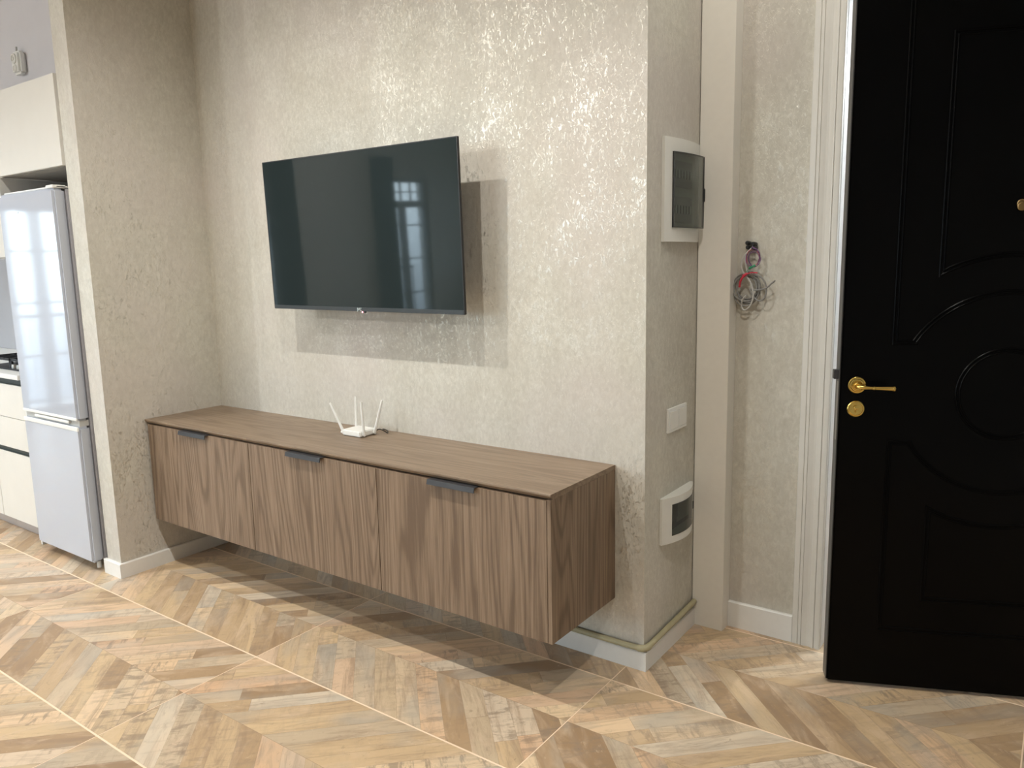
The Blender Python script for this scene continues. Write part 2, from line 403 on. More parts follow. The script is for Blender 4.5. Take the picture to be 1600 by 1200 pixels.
# window wall with three openings for balcony doors
WIN = [(-2.86, -2.27), (-4.45, -3.75), (-7.45, -6.35)]
WZ = 2.36
bm = bmesh.new()
ys = [FY] + [v for w in sorted(WIN) for v in w] + [.2]
for i in range(0, len(ys), 2): add_box(bm, (LX-.25, ys[i], 0), (LX, ys[i+1], CEIL))
WTOP = [2.10, WZ, WZ]
for (a, b), wt_ in zip(WIN, WTOP): add_box(bm, (LX-.25, a, wt_), (LX, b, CEIL))
tag(obj('wall_left', bm, M['roomwall']), kind='structure')
for i, (a, b) in enumerate(WIN):
    w = struct_empty('window_%d' % (i+1), (LX-.08, (a+b)/2, 0))
    x0, x1 = LX-.12, LX-.05; mid = (a+b)/2; t_ = .055
    bm = bmesh.new()
    wz = WTOP[i]; lt = 1.93 if wz > 2.3 else wz-t_
    add_box(bm, (x0, a, 0), (x1, a+t_, wz)); add_box(bm, (x0, b-t_, 0), (x1, b, wz)); add_box(bm, (x0, a+t_, wz-t_), (x1, b-t_, wz))
    if lt < 2: add_box(bm, (x0, a+t_, 1.93), (x1, b-t_, 2.03))
    add_box(bm, (x0, a+t_, 0), (x1, b-t_, .10)); add_box(bm, (x0, mid-.06, .10), (x1, mid+.06, lt))
    obj('window_frame', bm, M['wframe'], w)
    bm = bmesh.new()
    for ya, yb in ((a+t_, mid-.06), (mid+.06, b-t_)):
        for z in (.62, 1.15, 1.66): add_box(bm, (x0+.02, ya, z-.010), (x1-.02, yb, z+.010))
    for y in (a+(b-a)*.3, mid, a+(b-a)*.7) if lt < 2 else (): add_box(bm, (x0+.02, y-.009, 2.03), (x1-.02, y+.009, WZ-t_))
    if lt < 2: add_box(bm, (x0+.021, a+t_, 2.155), (x1-.021, b-t_, 2.17))
    obj('glazing_bar', bm, M['wframe'], w)
    for ya, yb, z0, z1 in ((a+t_, mid-.06, .10, lt), (mid+.06, b-t_, .10, lt), (a+t_, b-t_, 2.03, WZ-t_))[:3 if lt < 2 else 2]:
        box('pane', (x0+.033, ya, z0), (x0+.037, yb, z1), M['glass'], w)
    # iron balcony railing outside
    r = thing('balcony_railing', 'black iron balcony railing outside the tall window ' + ('mirrored in the refrigerator door', 'behind the left edge of the room', 'mirrored in the television screen')[i], 'railing', (LX-.55, mid, 0), group='balcony railings outside the windows')
    box('rail', (LX-.57, a-.1, .98), (LX-.53, b+.1, 1.01), M['rail'], r); box('rail', (LX-.565, a-.1, .08), (LX-.535, b+.1, .10), M['rail'], r)
    n = int((b-a+.2)/.10); bm = bmesh.new()
    for k in range(n+1):
        y = a-.1+.008+(b-a+.184)*k/n; add_box(bm, (LX-.558, y-.007, 0), (LX-.542, y+.007, .98))
    obj('baluster', bm, M['rail'], r)
def curtain(y0, y1, label, folds=7):
    o = thing('curtain', label, 'curtain', (LX+.10, (y0+y1)/2, 0))
    bm = bmesh.new(); n = folds*8; A = []
    for k in range(n+1):
        y = y0+(y1-y0)*k/n; x = LX+.13+.035*math.sin(2*PI*k/8)+.008*math.sin(k*1.3)
        A.append([bm.verts.new((x+dx, y, z)) for dx in (0, .004) for z in (.03, 2.62)])
    for p, q in zip(A, A[1:]):
        bm.faces.new((p[0], q[0], q[1], p[1])); bm.faces.new((p[2], p[3], q[3], q[2]))
        bm.faces.new((p[0], p[2], q[2], q[0])); bm.faces.new((p[1], q[1], q[3], p[3]))
    bm.faces.new((A[0][0], A[0][1], A[0][3], A[0][2])); bm.faces.new((A[-1][0], A[-1][2], A[-1][3], A[-1][1]))
    obj('cloth', bm, M['navy'], o, smooth=True)
    tube('curtain_rod', [(LX+.13, y0-.05, 2.64), (LX+.13, y1+.05, 2.64)], .012, M['rail'], o)
curtain(-6.53, -6.13, 'dark navy curtain beside the tall window mirrored in the television screen')
curtain(-4.70, -4.34, 'dark navy curtain mirrored at the left edge of the television screen')
curtain(-3.22, -2.90, 'dark navy curtain at the tall window mirrored in the fridge door')

# ------------------------------------------------------------------ floor: tiles printed as chevron planks
struct('floor', (LX-.8, FY-.15, -.12), (RX+.15, 2.75, -.0005), M['grout'])
FLOOR = bpy.data.objects['floor']
TX0, TY0, TW, TH = .6287, -.128, 1.2, .597
def clip(poly, a, b, c):            # keep a*x+b*y <= c
    out = []
    for i in range(len(poly)):
        p, q = poly[i-1], poly[i]; dp, dq = a*p[0]+b*p[1]-c, a*q[0]+b*q[1]-c
        if (dp <= 0) != (dq <= 0):
            t = dp/(dp-dq); out.append((p[0]+(q[0]-p[0])*t, p[1]+(q[1]-p[1])*t))
        if dq <= 0: out.append(q)
    return out
def area(p): return abs(sum(p[i-1][0]*p[i][1]-p[i][0]*p[i-1][1] for i in range(len(p)))/2)
def tile_planks(rng):
    """pieces of one tile in tile coordinates (0..TW, 0..TH): list of (polygon, direction)"""
    res = []; g = .0005; e = .0035; ex = .002; h = TH/2
    for s in (-1, 1):               # lower half runs "\", upper half "/"
        for k in range(-5, 16):
            b0 = .004+.1042*k; b1 = b0+.1042          # on the outer edge of the tile
            # distance from the centre line
            if s < 0: poly = [(b0, e), (b1, e), (b1-h+e, h-g), (b0-h+e, h-g)]
            else: poly = [(b0, TH-e), (b1, TH-e), (b1-h+e, h+g), (b0-h+e, h+g)]
            d = (1/2**.5, s/2**.5)
            nrm = (-d[1], d[0])
            # shrink by the joint
            c = [nrm[0]*p[0]+nrm[1]*p[1] for p in poly]; lo, hi = min(c), max(c)
            poly = clip(poly, nrm[0], nrm[1], hi-g); poly = clip(poly, -nrm[0], -nrm[1], -lo-g)
            poly = clip(poly, 1, 0, TW-ex); poly = clip(poly, -1, 0, -ex)
            if len(poly) < 3 or area(poly) < 2e-4: continue
            t = [d[0]*p[0]+d[1]*p[1] for p in poly]; ta, tb = min(t), max(t)
            if rng.random() < .42 and tb-ta > .2:
                cut = ta+(tb-ta)*rng.uniform(.3, .72)
                for q in (clip(poly, d[0], d[1], cut-g), clip(poly, -d[0], -d[1], -cut-g)):
                    if len(q) > 2 and area(q) > 1e-4: res.append((q, d))
            else: res.append((poly, d))
    return res
def project(p):
    v = Vector(p)-CAM; z = v.dot(fw)
    if z < .1: return None
    return 800+FPX*v.dot(rt2)/z, 600-FPX*v.dot(up2)/z
def inview(poly):
    a = [project((x, y, 0)) for x, y in poly]
    if any(q is None for q in a): return 0
    if max(q[0] for q in a) < 0 or min(q[0] for q in a) > 1600 or min(q[1] for q in a) > 1200: return 0
    return area(a)
def seen(x, y):                     # floor the walls leave free near the camera
    if y > 0 and x < XR: return False
    return y < .75
variants = [tile_planks(random.Random(11+i)) for i in range(3)]
pieces = []; tiles = {}
for i in range(-6, 3):
    for j in range(-14, 4):
        ox, oy = TX0+TW*i, TY0+TH*(j-1)
        if ox > RX or ox+TW < LX or oy+TH < FY: continue
        v = variants[(i*2+j) % 3]
        tiles[(i, j)] = (ox, oy)
        for poly, d in v:
            wp = [(ox+x, oy+y) for x, y in poly]
            cx = sum(p[0] for p in wp)/len(wp); cy = sum(p[1] for p in wp)/len(wp)
            pieces.append((inview(wp) if seen(cx, cy) and cy > -2.3 else 0, wp, d, (i, j)))
pieces.sort(key=lambda q: -q[0])
rngp = random.Random(5)
def add_plank(V, F, U, K, poly, d):
    n = len(poly); b = len(V); nr = (-d[1], d[0]); ru, rv = rngp.uniform(0, 40), rngp.uniform(0, 40)
    tone = (rngp.random(), rngp.random()**2)
    cyc = sum(poly[i-1][0]*poly[i][1]-poly[i][0]*poly[i-1][1] for i in range(n))
    if cyc < 0: poly = poly[::-1]
    for z in (0, -.0003): V += [(x, y, z) for x, y in poly]
    F.append(list(range(b, b+n))); faces = [[k for k in range(n)]]
    for k in range(n):
        F.append([b+k, b+n+k, b+n+(k+1) % n, b+(k+1) % n])
    for f in F[-(n+1):]:
        for vi in f:
            x, y, z = V[vi]; U.append((x*d[0]+y*d[1]+ru, x*nr[0]+y*nr[1]+rv)); K.append(tone)
def plank_mesh(V, F, U, K, o=(0, 0, 0)):
    me = bpy.data.meshes.new('plank'); me.from_pydata([(x-o[0], y-o[1], z-o[2]) for x, y, z in V], [], F)
    me.uv_layers.new(name='UVMap'); me.color_attributes.new('tone', 'FLOAT_COLOR', 'CORNER')
    me.uv_layers['UVMap'].data.foreach_set('uv', [c for q in U for c in q])
    me.color_attributes['tone'].data.foreach_set('color', [c for q in K for c in (q[0], q[1], 0, 1)])
    me.materials.append(M['plank']); return me
T_OBJ = {}
vis_tiles = {}
for a_, wp, d, key in pieces[:300]:
    if a_ > 60: vis_tiles[key] = 1
bm = bmesh.new(); bm_far = bmesh.new()
for key, (ox, oy) in tiles.items():
    a, b = (ox+.002, oy+.0035, -.0009), (ox+TW-.002, oy+TH-.0035, -.0003)
    if key in vis_tiles:
        t = bmesh.new(); add_box(t, a, b); T_OBJ[key] = obj('floor_tile', t, M['tile'], FLOOR)
    else: add_box(bm_far, a, b)
tag(obj('floor_tile', bm_far, M['tile'], FLOOR), kind='stuff')
FV, FF, FU, FK = [], [], [], []
for n_, (a_, wp, d, key) in enumerate(pieces):
    if n_ < 300 and key in T_OBJ and a_ > 60:
        V, F, U, K = [], [], [], []
        add_plank(V, F, U, K, wp, d)
        o = bpy.data.objects.new('plank', plank_mesh(V, F, U, K)); COL.objects.link(o); o.parent = T_OBJ[key]
    else: add_plank(FV, FF, FU, FK, wp, d)
o = bpy.data.objects.new('plank', plank_mesh(FV, FF, FU, FK)); COL.objects.link(o); o.parent = FLOOR; o['kind'] = 'stuff'

# ------------------------------------------------------------------ trims: column, casing, jamb, baseboards
struct('trim_1', (XR+.003, YC, -.002), (CX, YB+.0, CEIL), M['column'], .0012)
def casing(bm, x, s, z0, z1, w=.1026):
    prof = [(0, 0), (0, .013), (.0015, .015), (.018, .0165), (.0205, .0165), (.0215, .0125), (.0235, .0125), (.0245, .0175), (.033, .0175), (.034, .0135), (.036, .0135),
            (.037, .018), (.044, .0165), (.052, .0145), (.060, .0140), (.068, .0165), (.076, .020), (.080, .0205), (.081, .0165), (.087, .0165), (.088, .0205), (.0995, .0205), (w, .0190), (w, 0)]
    add_prism(bm, [(x+s*a, YB-b) for a, b in prof], 2, z0, z1)
bm = bmesh.new(); casing(bm, 1.0724, 1, -.002, DH+.10); casing(bm, OX+.0976, -1, 0, DH+.10)
add_box(bm, (JX, YB-.018, DH-.002), (OX-.005, YB, DH+.10))
tag(obj('trim_2', bm, M['casing']), kind='structure')
bm = bmesh.new()
add_box(bm, (JX-.0002, YB+.001, -.002), (JX+.0012, .70, DH)); add_box(bm, (OX-.012, YB+.001, 0), (OX+.0002, .70, DH)); add_box(bm, (JX+.012, YB+.001, DH-.012), (OX-.012, .70, DH+.0002))
tag(obj('trim_3', bm, M['jamb']), kind='structure')
def board(name, segs, h, t=.015, m_='white', ch=.0035):
    bm = bmesh.new()
    for (x0, y0, x1, y1), out in segs:
        if out in ('-y', '+y'):
            s = -1 if out == '-y' else 1
            prof = [(y0, -.002), (y0+s*t, -.002), (y0+s*t, h-ch), (y0+s*(t-ch), h), (y0, h)]
            add_prism(bm, prof, 0, x0, x1)
        else:
            s = 1 if out == '+x' else -1
            prof = [(x0, 0), (x0+s*t, 0), (x0+s*t, h-ch), (x0+s*(t-ch), h), (x0, h)]
            A = [bm.verts.new((p, y0, z or -.002)) for p, z in prof]; B = [bm.verts.new((p, y1, z or -.002)) for p, z in prof]
            bm.faces.new(A); bm.faces.new(B[::-1])
            for i in range(5): bm.faces.new((A[i], A[(i+1) % 5], B[(i+1) % 5], B[i]))
    return tag(obj(name, bm, M[m_]), kind='structure')
board('baseboard_wing', [((XW-.012, -WD, XL+.015, -WD), '-y'), ((XL, -WD, XL, -.0001), '+x')], .0712)
board('baseboard_tv', [((XL+.015, 0, XR+.015, 0), '-y'), ((XR, 0, XR, YC-.0005), '+x')], .0712)
board('baseboard_hall', [((CX+.0005, YB, 1.0720, YB), '-y')], .105)
board('baseboard_right', [((RX, FY, RX, YB), '-x')], .0712)
# conduit that follows the top of the baseboard round the corner
pts = [(XL+.03, -.0135, .083), (-.6, -.0135, .083), (.40, -.0135, .083), (.62, -.0135, .083), (.672, -.0135, .084)]
crn = [(XR+.0135-.0335*math.cos(t)*0+0, 0, 0) for t in ()]
arc = []
for k in range(7):
    t = k/6*PI/2; arc.append((XR-.010+.0235*math.sin(t), -.0135+.0235*(1-math.cos(t)), .084+.003*k/6))
pts += arc + [(XR+.0135, .06, .0885), (XR+.0135, .22, .092), (XR+.0135, .38, .097), (XR+.0135, YC-.004, .100)]
t = thing('conduit_pipe', 'olive-beige conduit pipe lying on the white baseboard round the wall corner', 'pipe', (XR, 0, .08))
tube('pipe', pts[:6], .0105, M['pipe'], t, 12); tube('pipe', pts[10:], .0105, M['pipe'], t, 12)
bm = bmesh.new(); add_tube(bm, [(XR-.014, -.0135, .084)] + arc[1:] + [(XR+.0135, .014, .0872)], .0125, 12)
obj('elbow', bm, M['pipe'], t, smooth=True)

# ------------------------------------------------------------------ wall-hung cabinet
D, ZT, ZB, CR = .4224, .7442, .2451, .5759
CL = XL+.022
cab = thing('media_cabinet', 'long wall-hung walnut cabinet with three doors under the television', 'cabinet', (CL, 0, ZB))
wt = .018
bm = bmesh.new()
prof = [(0-.0005, ZT), (0-.0005, ZT-wt), (-D+.010, ZT-wt), (-D-.001, ZT-.006), (-D-.001, ZT-.001), (-D, ZT)]
A = [bm.verts.new((XL+.001, y, z)) for y, z in prof]; B = [bm.verts.new((CR, y, z)) for y, z in prof]
bm.faces.new(A); bm.faces.new(B[::-1])
for i in range(6): bm.faces.new((A[i], A[(i+1) % 6], B[(i+1) % 6], B[i]))
obj('top_panel', bm, M['wood_h'], cab)
box('side_panel', (CR-.016, -D, ZB), (CR, -.0005, ZT-wt), M['wood_v'], cab, .0008)
box('side_panel', (CL, -D+.02, ZB), (CL+.016, -.0005, ZT-wt), M['wood_v'], cab, .0008)
box('bottom_panel', (CL+.016, -D+.02, ZB), (CR-.016, -.0005, ZB+.016), M['wood_h'], cab)
box('back_panel', (CL+.016, -.008, ZB+.016), (CR-.016, -.0005, ZT-wt), M['niche'], cab)
seams = [CL, -.9550, -.1905, CR-.016]
box('shadow_rail', (CL+.016, -D+.022, ZT-wt-.03), (CR-.016, -D+.034, ZT-wt), M['black'], cab)
DZ = ZT-wt-.0045
for k in range(3):
    a, b = seams[k]+.0015*(k > 0), seams[k+1]-.0015
    d = box('door', (a, -D, ZB), (b, -D+.018, DZ), M['wood_v'], cab, .0008)
    cx = (-1.350, -.583, .180)[k]; w2 = .104
    bm = bmesh.new()
    # pull strip: flat tongue on the door edge, slanting lip in front
    prof = [(-D+.016, DZ+.0008), (-D+.016, DZ+.0028), (-D-.016, DZ+.0028), (-D-.0205, DZ-.0145), (-D-.0175, DZ-.0155), (-D-.0135, DZ+.0008)]
    A = [bm.verts.new((cx-w2, y, z)) for y, z in prof]; B = [bm.verts.new((cx+w2, y, z)) for y, z in prof]
    bm.faces.new(A); bm.faces.new(B[::-1])
    for i in range(6): bm.faces.new((A[i], A[(i+1) % 6], B[(i+1) % 6], B[i]))
    obj('handle', bm, M['handle'], d)

# ------------------------------------------------------------------ television
TVW, TVH = 1.1016, .6367
tv = thing('television', 'large flat black television hung on the wall above the walnut cabinet', 'television', (-.5235, -.15, 1.5922), (0, 0, 0), local=True)
tv.rotation_euler = (.0284, .0038, .0018)
# local: x right, -y towards the room, z up
hw, hh = TVW/2, TVH/2
bm = bmesh.new(); add_box(bm, (-hw, 0.0005, -hh), (hw, .011, hh), .0015)
add_box(bm, (-hw+.10, .011, -hh+.03), (hw-.10, .045, .12), .012)
obj('housing', bm, M['black'], tv, smooth=True)
bm = bmesh.new()
e_ = .0035
add_box(bm, (-hw, -.002, -hh), (-hw+e_, .0005, hh)); add_box(bm, (hw-e_, -.002, -hh), (hw, .0005, hh)); add_box(bm, (-hw+e_, -.002, hh-e_), (hw-e_, .0005, hh))
obj('bezel', bm, M['black'], tv)
box('bottom_bezel', (-hw+e_, -.003, -hh), (hw-e_, .0005, -hh+.0165), M['bezel'], tv, .0008)
box('screen', (-hw+e_, -.0012, -hh+.0165), (hw-e_, .0005, hh-e_), M['screen'], tv)
def text_mesh(name, body, size, mt, parent, loc, rot, depth=.0004, fnt=None):
    cu = bpy.data.curves.new(name, 'FONT'); cu.body = body; cu.size = size; cu.extrude = depth; cu.align_x = 'CENTER'; cu.offset = size*.012
    to = bpy.data.objects.new('tmp', cu); COL.objects.link(to)
    me = bpy.data.meshes.new_from_object(to.evaluated_get(bpy.context.evaluated_depsgraph_get()))
    bpy.data.objects.remove(to)
    me.materials.append(mt); o = bpy.data.objects.new(name, me); COL.objects.link(o); o.parent = parent; o.location = loc; o.rotation_euler = rot
    return o
M['logo'] = mat('logo_silver', (.62, .68, .66), .35, .3)
text_mesh('logo', 'JVC', .017, M['logo'], tv, (-.004, -.0034, -hh+.0025), (PI/2, 0, 0))
M['led'] = mat('standby_light', (.8, .1, .1), .4, Emission_Color=(1, .25, .3, 1), Emission_Strength=9)
box('sensor_pod', (.004, -.003, -hh-.006), (.030, .004, -hh), M['black'], tv, .001)
tag(box('standby_light', (.0105, -.0042, -hh-.0045), (.0155, -.003, -hh-.0005), M['led'], tv), 'tiny lit pinkish-red standby light')
bm = bmesh.new()
add_box(bm, (-.20, .045, -.12), (-.16, .060, .16)); add_box(bm, (.16, .045, -.12), (.20, .060, .16))
add_box(bm, (-.24, .060, .02), (.24, .075, .07)); add_box(bm, (-.24, .060, -.08), (.24, .075, -.03)); add_box(bm, (-.16, .075, -.10), (.16, .128, .10))
obj('wall_bracket', bm, M['handle'], tv)

# ------------------------------------------------------------------ router on the cabinet
rx, ry = -.5905, -.1225
router = thing('wifi_router', 'small white router with four raised antennas standing on the walnut cabinet', 'router', (rx, ry, ZT), (0, 0, 0), local=True)
def RW(x, y, z): return (x-rx, y-ry, z-ZT)
bm = bmesh.new(); add_box(bm, (-.056, -.049, .002), (.056, .049, .026), .004, 3)
body = obj('body', bm, M['plastic'], router, smooth=True)
for sx, sy in ((-1, -1), (1, -1), (1, 1), (-1, 1)):
    box('rubber_foot', (sx*.044-.005, sy*.038-.005, 0), (sx*.044+.005, sy*.038+.005, .002), M['black'], router)
def antenna(base, tip, w=.0062, th=.0035):
    b, t = Vector(base), Vector(tip); d = (t-b).normalized(); bm = bmesh.new()
    n = 6; L = (t-b).length; pts = [b+d*L*k/n for k in range(n+1)]
    add_tube(bm, pts, [.0068, .0062, .0058, .0056, .0054, .0052, .0048], 6)
    o = obj('antenna', bm, M['plastic'], router, smooth=False)
    return o
antenna((-.054, -.043, .018), (-.109, -.058, .138))
antenna((-.060, .040, .012), (-.067, .050, .152))
antenna((.061, -.032, .010), (.059, -.036, .152))
antenna((.061, .030, .010), (.092, .052, .148))
for b_ in ((-.055, -.044, .014), (-.055, .044, .014), (.059, -.031, .010), (.059, .030, .010)):
    bm = bmesh.new(); add_tube(bm, [(b_[0]-.006, b_[1], b_[2]), (b_[0]+.006, b_[1], b_[2])], .0065, 10); obj('hinge', bm, M['plastic'], router, smooth=True)
cp = catmull([(.056, .038, .012), (.072, .046, .022), (.088, .056, .016), (.092, .074, .004), (.07, .10, .0035), (.04, .116, .0035), (.02, .119, .0035)], 6)
tube('power_cable', cp, .0022, M['black'], router, 6)

# ------------------------------------------------------------------ boxes and switch on the side of the pillar (face x = XR)
def curved(bm, y0, y1, z0, z1, hf, back, n=10, mi=0):
    """solid whose front follows x = hf(y) and whose back is back(y)"""
    A = []
    for k in range(n+1):
        y = y0+(y1-y0)*k/n; A.append([bm.verts.new((x, y, z)) for x in (hf(y), back(y)) for z in (z0, z1)])
    for p, q in zip(A, A[1:]):
        for f in ((p[0], p[1], q[1], q[0]), (p[2], q[2], q[3], p[3]), (p[0], q[0], q[2], p[2]), (p[1], p[3], q[3], q[1])):
            bm.faces.new(f).material_index = mi
    for p in (A[0], A[-1]): bm.faces.new((p[0], p[2], p[3], p[1])).material_index = mi
def bulge(yc, hw_, base, amt): return lambda y: XR+base+amt*(1-((y-yc)/hw_)**2)
wallx = lambda y: XR+.0003
ep = thing('electrical_panel', 'tall white breaker box with an ajar smoked door high on the pillar side', 'breaker box', (XR, .26, 1.69))
y0, y1, z0, z1 = .112, .412, 1.520, 1.868
hf = bulge(.262, .15, .012, .016)
wy0, wy1, wz0, wz1 = .156, .392, 1.568, 1.822
bm = bmesh.new()
curved(bm, y0, y1, wz1, z1, hf, wallx); curved(bm, y0, y1, z0, wz0, hf, wallx); curved(bm, y0, wy0, wz0, wz1, hf, wallx, 4); curved(bm, wy1, y1, wz0, wz1, hf, wallx, 3)
obj('frame', bm, M['box_plastic'], ep, smooth=True)
box('back_plate', (XR+.0004, wy0, wz0), (XR+.002, wy1, wz1), M['box_plastic'], ep)
for zc in (1.753, 1.632):
    c = box('breaker_cover', (XR+.002, wy0+.02, zc-.045), (XR+.010, wy1-.04, zc+.045), M['breaker'], ep, .002)
    for k in range(12):
        yy = wy0+.032+k*.0125; box('breaker', (XR+.0101, yy, zc-.014), (XR+.0135, yy+.0105, zc+.014), M['plastic'] if k % 2 else M['black'], ep)
hd = bpy.data.objects.new('door', None)
# the smoked door, hinged along the near edge and slightly ajar
a_ = math.radians(4.5)
def rot_y(p, hy=wy0, hx=XR+.016):
    x, y, z = p; dx, dy = x-hx, y-hy
    return (hx+dx*math.cos(a_)+dy*math.sin(a_), hy-dx*math.sin(a_)+dy*math.cos(a_), z)
bm = bmesh.new(); curved(bm, wy0, wy1, wz0+.001, wz1-.001, lambda y: hf(y)+.004, lambda y: hf(y)+.001, 10)
for v in bm.verts: v.co = rot_y(v.co)
dr = obj('door', bm, M['smoked'], ep, smooth=True)
M['smoke_rim'] = mat('smoked_rim', (.03, .032, .032), .3)
bm = bmesh.new()
for za, zb in ((wz0, wz0+.003), (wz1-.003, wz1)): curved(bm, wy0, wy1, za, zb, lambda y: hf(y)+.0052, lambda y: hf(y)-.002, 10)
curved(bm, wy0, wy0+.005, wz0+.003, wz1-.003, lambda y: hf(y)+.0052, lambda y: hf(y)-.002, 1); curved(bm, wy1-.003, wy1, wz0+.003, wz1-.003, lambda y: hf(y)+.0052, lambda y: hf(y)-.002, 1)
for v in bm.verts: v.co = rot_y(v.co)
obj('rim', bm, M['smoke_rim'], dr)
bm = bmesh.new(); add_box(bm, (hf(wy1)-.002, wy1-.001, 1.662), (hf(wy1)+.008, wy1+.006, 1.712), .003)
for v in bm.verts: v.co = rot_y(v.co)
obj('door_catch', bm, M['smoke_rim'], dr, smooth=True)

lp = thing('breaker_box', 'small curved white breaker box with smoked window low on the pillar side', 'breaker box', (XR, .26, .516))
y0, y1, z0, z1 = .122, .398, .430, .604
hf2 = bulge(.26, .138, .010, .036)
wy0, wy1, wz0, wz1 = .166, .378, .459, .575
bm = bmesh.new()
curved(bm, y0, y1, wz1, z1, hf2, wallx, 14); curved(bm, y0, y1, z0, wz0, hf2, wallx, 14); curved(bm, y0, wy0, wz0, wz1, hf2, wallx, 4); curved(bm, wy1, y1, wz0, wz1, hf2, wallx, 3)
obj('frame', bm, M['box_plastic'], lp, smooth=True)
box('back_plate', (XR+.0004, wy0, wz0), (XR+.004, wy1, wz1), M['black'], lp)
box('breaker', (XR+.004, wy0+.035, wz0+.045), (XR+.016, wy0+.085, wz1-.018), M['black'], lp, .002)
box('breaker_cover', (XR+.004, wy0+.088, wz0+.02), (XR+.010, wy1-.012, wz1-.018), M['breaker'], lp, .002)
bm = bmesh.new(); curved(bm, wy0, wy1, wz0, wz1, lambda y: hf2(y)+.0012, lambda y: hf2(y)-.0018, 12)
dr = obj('door', bm, M['smoked_dark'], lp, smooth=True)
for za, zb in ((wz0-.0015, wz0), (wz1, wz1+.0015)):
    bm = bmesh.new(); curved(bm, wy0, wy1, za, zb, lambda y: hf2(y)+.001, lambda y: hf2(y)-.002, 12); obj('rim', bm, M['smoke_rim'], dr)
bm = bmesh.new(); add_box(bm, (hf2(wy1)-.001, wy1-.005, .502), (hf2(wy1)+.005, wy1+.002, .532), .001); obj('door_catch', bm, M['smoke_rim'], dr)

sw = thing('light_switch', 'white double rocker light switch on the pillar side between the breaker boxes', 'light switch', (XR, .25, .88))
sy0, sy1, sz0, sz1 = .171, .335, .837, .926
bm = bmesh.new(); hy = (sy0+sy1)/2
for a, b in (((XR+.0003, sy0, sz1-.011), (XR+.009, sy1, sz1)), ((XR+.0003, sy0, sz0), (XR+.009, sy1, sz0+.011)), ((XR+.0003, sy0, sz0+.011), (XR+.009, sy0+.013, sz1-.011)),
             ((XR+.0003, hy-.006, sz0+.011), (XR+.009, hy+.006, sz1-.011)), ((XR+.0003, sy1-.013, sz0+.011), (XR+.009, sy1, sz1-.011))):
    add_box(bm, a, b, .0012)
obj('frame', bm, M['plastic'], sw, smooth=True)
for ya, yb in ((sy0+.014, hy-.007), (hy+.007, sy1-.014)):
    bm = bmesh.new(); add_prism(bm, [(XR+.0003, sz0+.0115), (XR+.0105, sz0+.0115), (XR+.013, sz1-.0115), (XR+.0003, sz1-.0115)], 1, ya, yb)
    obj('rocker', bm, M['plastic'], sw)

# ------------------------------------------------------------------ cable bundle hanging out of the hall wall
cb = thing('cable_bundle', 'loose bundle of grey cables tied with red hanging from the hall wall', 'cables', (.87, YB, 1.51))
def ring(cx, cz, rx_, rz_, y, ph=0, n=26, tw=.006, tilt=0):
    out = []
    for k in range(n):
        t = 2*PI*k/n+ph; x = rx_*math.cos(t); z = rz_*math.sin(t)
        out.append((cx+x*math.cos(tilt)-z*math.sin(tilt), y+tw*math.sin(t*2+ph), cz+x*math.sin(tilt)+z*math.cos(tilt)))
    return out
YY = YB-.030
bm = bmesh.new()
cc = (.868, 1.348)
for k in range(7):
    add_tube(bm, ring(cc[0]+.006*math.sin(k*2.1), cc[1]+.006*math.cos(k*1.7), .041+.0035*(k % 4), .047+.003*((k*2) % 5), YY-.002*(k % 4)+.004, k*.9, tilt=.15*math.sin(k)), .0030, 6, True)
obj('cable_coil', bm, M['cable'], cb, smooth=True)
tube('cable', catmull([(.880, YB-.002, 1.500), (.874, YY, 1.485), (.855, YY-.004, 1.462), (.849, YY-.008, 1.425), (.862, YY-.006, 1.395), (.885, YY-.012, 1.372), (.898, YY-.014, 1.325),
                       (.889, YY-.012, 1.288), (.868, YY-.008, 1.268), (.853, YY-.006, 1.278), (.857, YY-.010, 1.306), (.872, YY-.012, 1.322)], 6), .0031, M['cable_l'], cb, 7)
tube('cable', catmull([(.878, YB-.002, 1.498), (.866, YY, 1.478), (.860, YY-.002, 1.45), (.866, YY-.002, 1.42), (.868, YY, 1.39)], 6), .0026, M['cable_l'], cb, 7)
tube('cable', catmull([(.868, YY-.008, 1.402), (.895, YY-.012, 1.398), (.925, YY-.012, 1.388), (.943, YY-.010, 1.356), (.940, YY-.010, 1.318), (.922, YY-.010, 1.303), (.902, YY-.008, 1.312),
                       (.882, YY-.012, 1.345)], 6), .0032, M['cable'], cb, 7)
tube('cable', catmull([(.882, YY-.010, 1.344), (.915, YY-.014, 1.342), (.945, YY-.014, 1.350), (.962, YY-.018, 1.364), (.978, YY-.022, 1.376)], 6), .0032, M['cable'], cb, 7)
for q, (x_, z_) in enumerate(((.866, 1.512), (.888, 1.508), (.868, 1.496), (.890, 1.494))):
    bm = bmesh.new(); add_tube(bm, [(x_, YB-.0005, z_), (x_, YB-.010, z_), (x_-.002, YB-.026, z_+.001), (x_-.002, YB-.030, z_+.001)], [.0072, .0082, .0078, .0055], 10)
    obj('black_sleeve', bm, M['black'], cb, smooth=True)
for q in range(4):
    rr = ring(.892+.004*math.sin(q*2), 1.452+.003*q, .020+.002*q, .027+.0015*q, YY-.003*q, q*.8, tilt=.2-.1*q)
    tube('thin_wire', rr[:24], .0013, M['purple'] if q != 2 else M['pink'], cb, 5)
tube('thin_wire', catmull([(.884, YY, 1.498), (.905, YY-.004, 1.488), (.915, YY-.004, 1.468), (.908, YY-.004, 1.44)], 5), .0013, M['purple'], cb, 5)
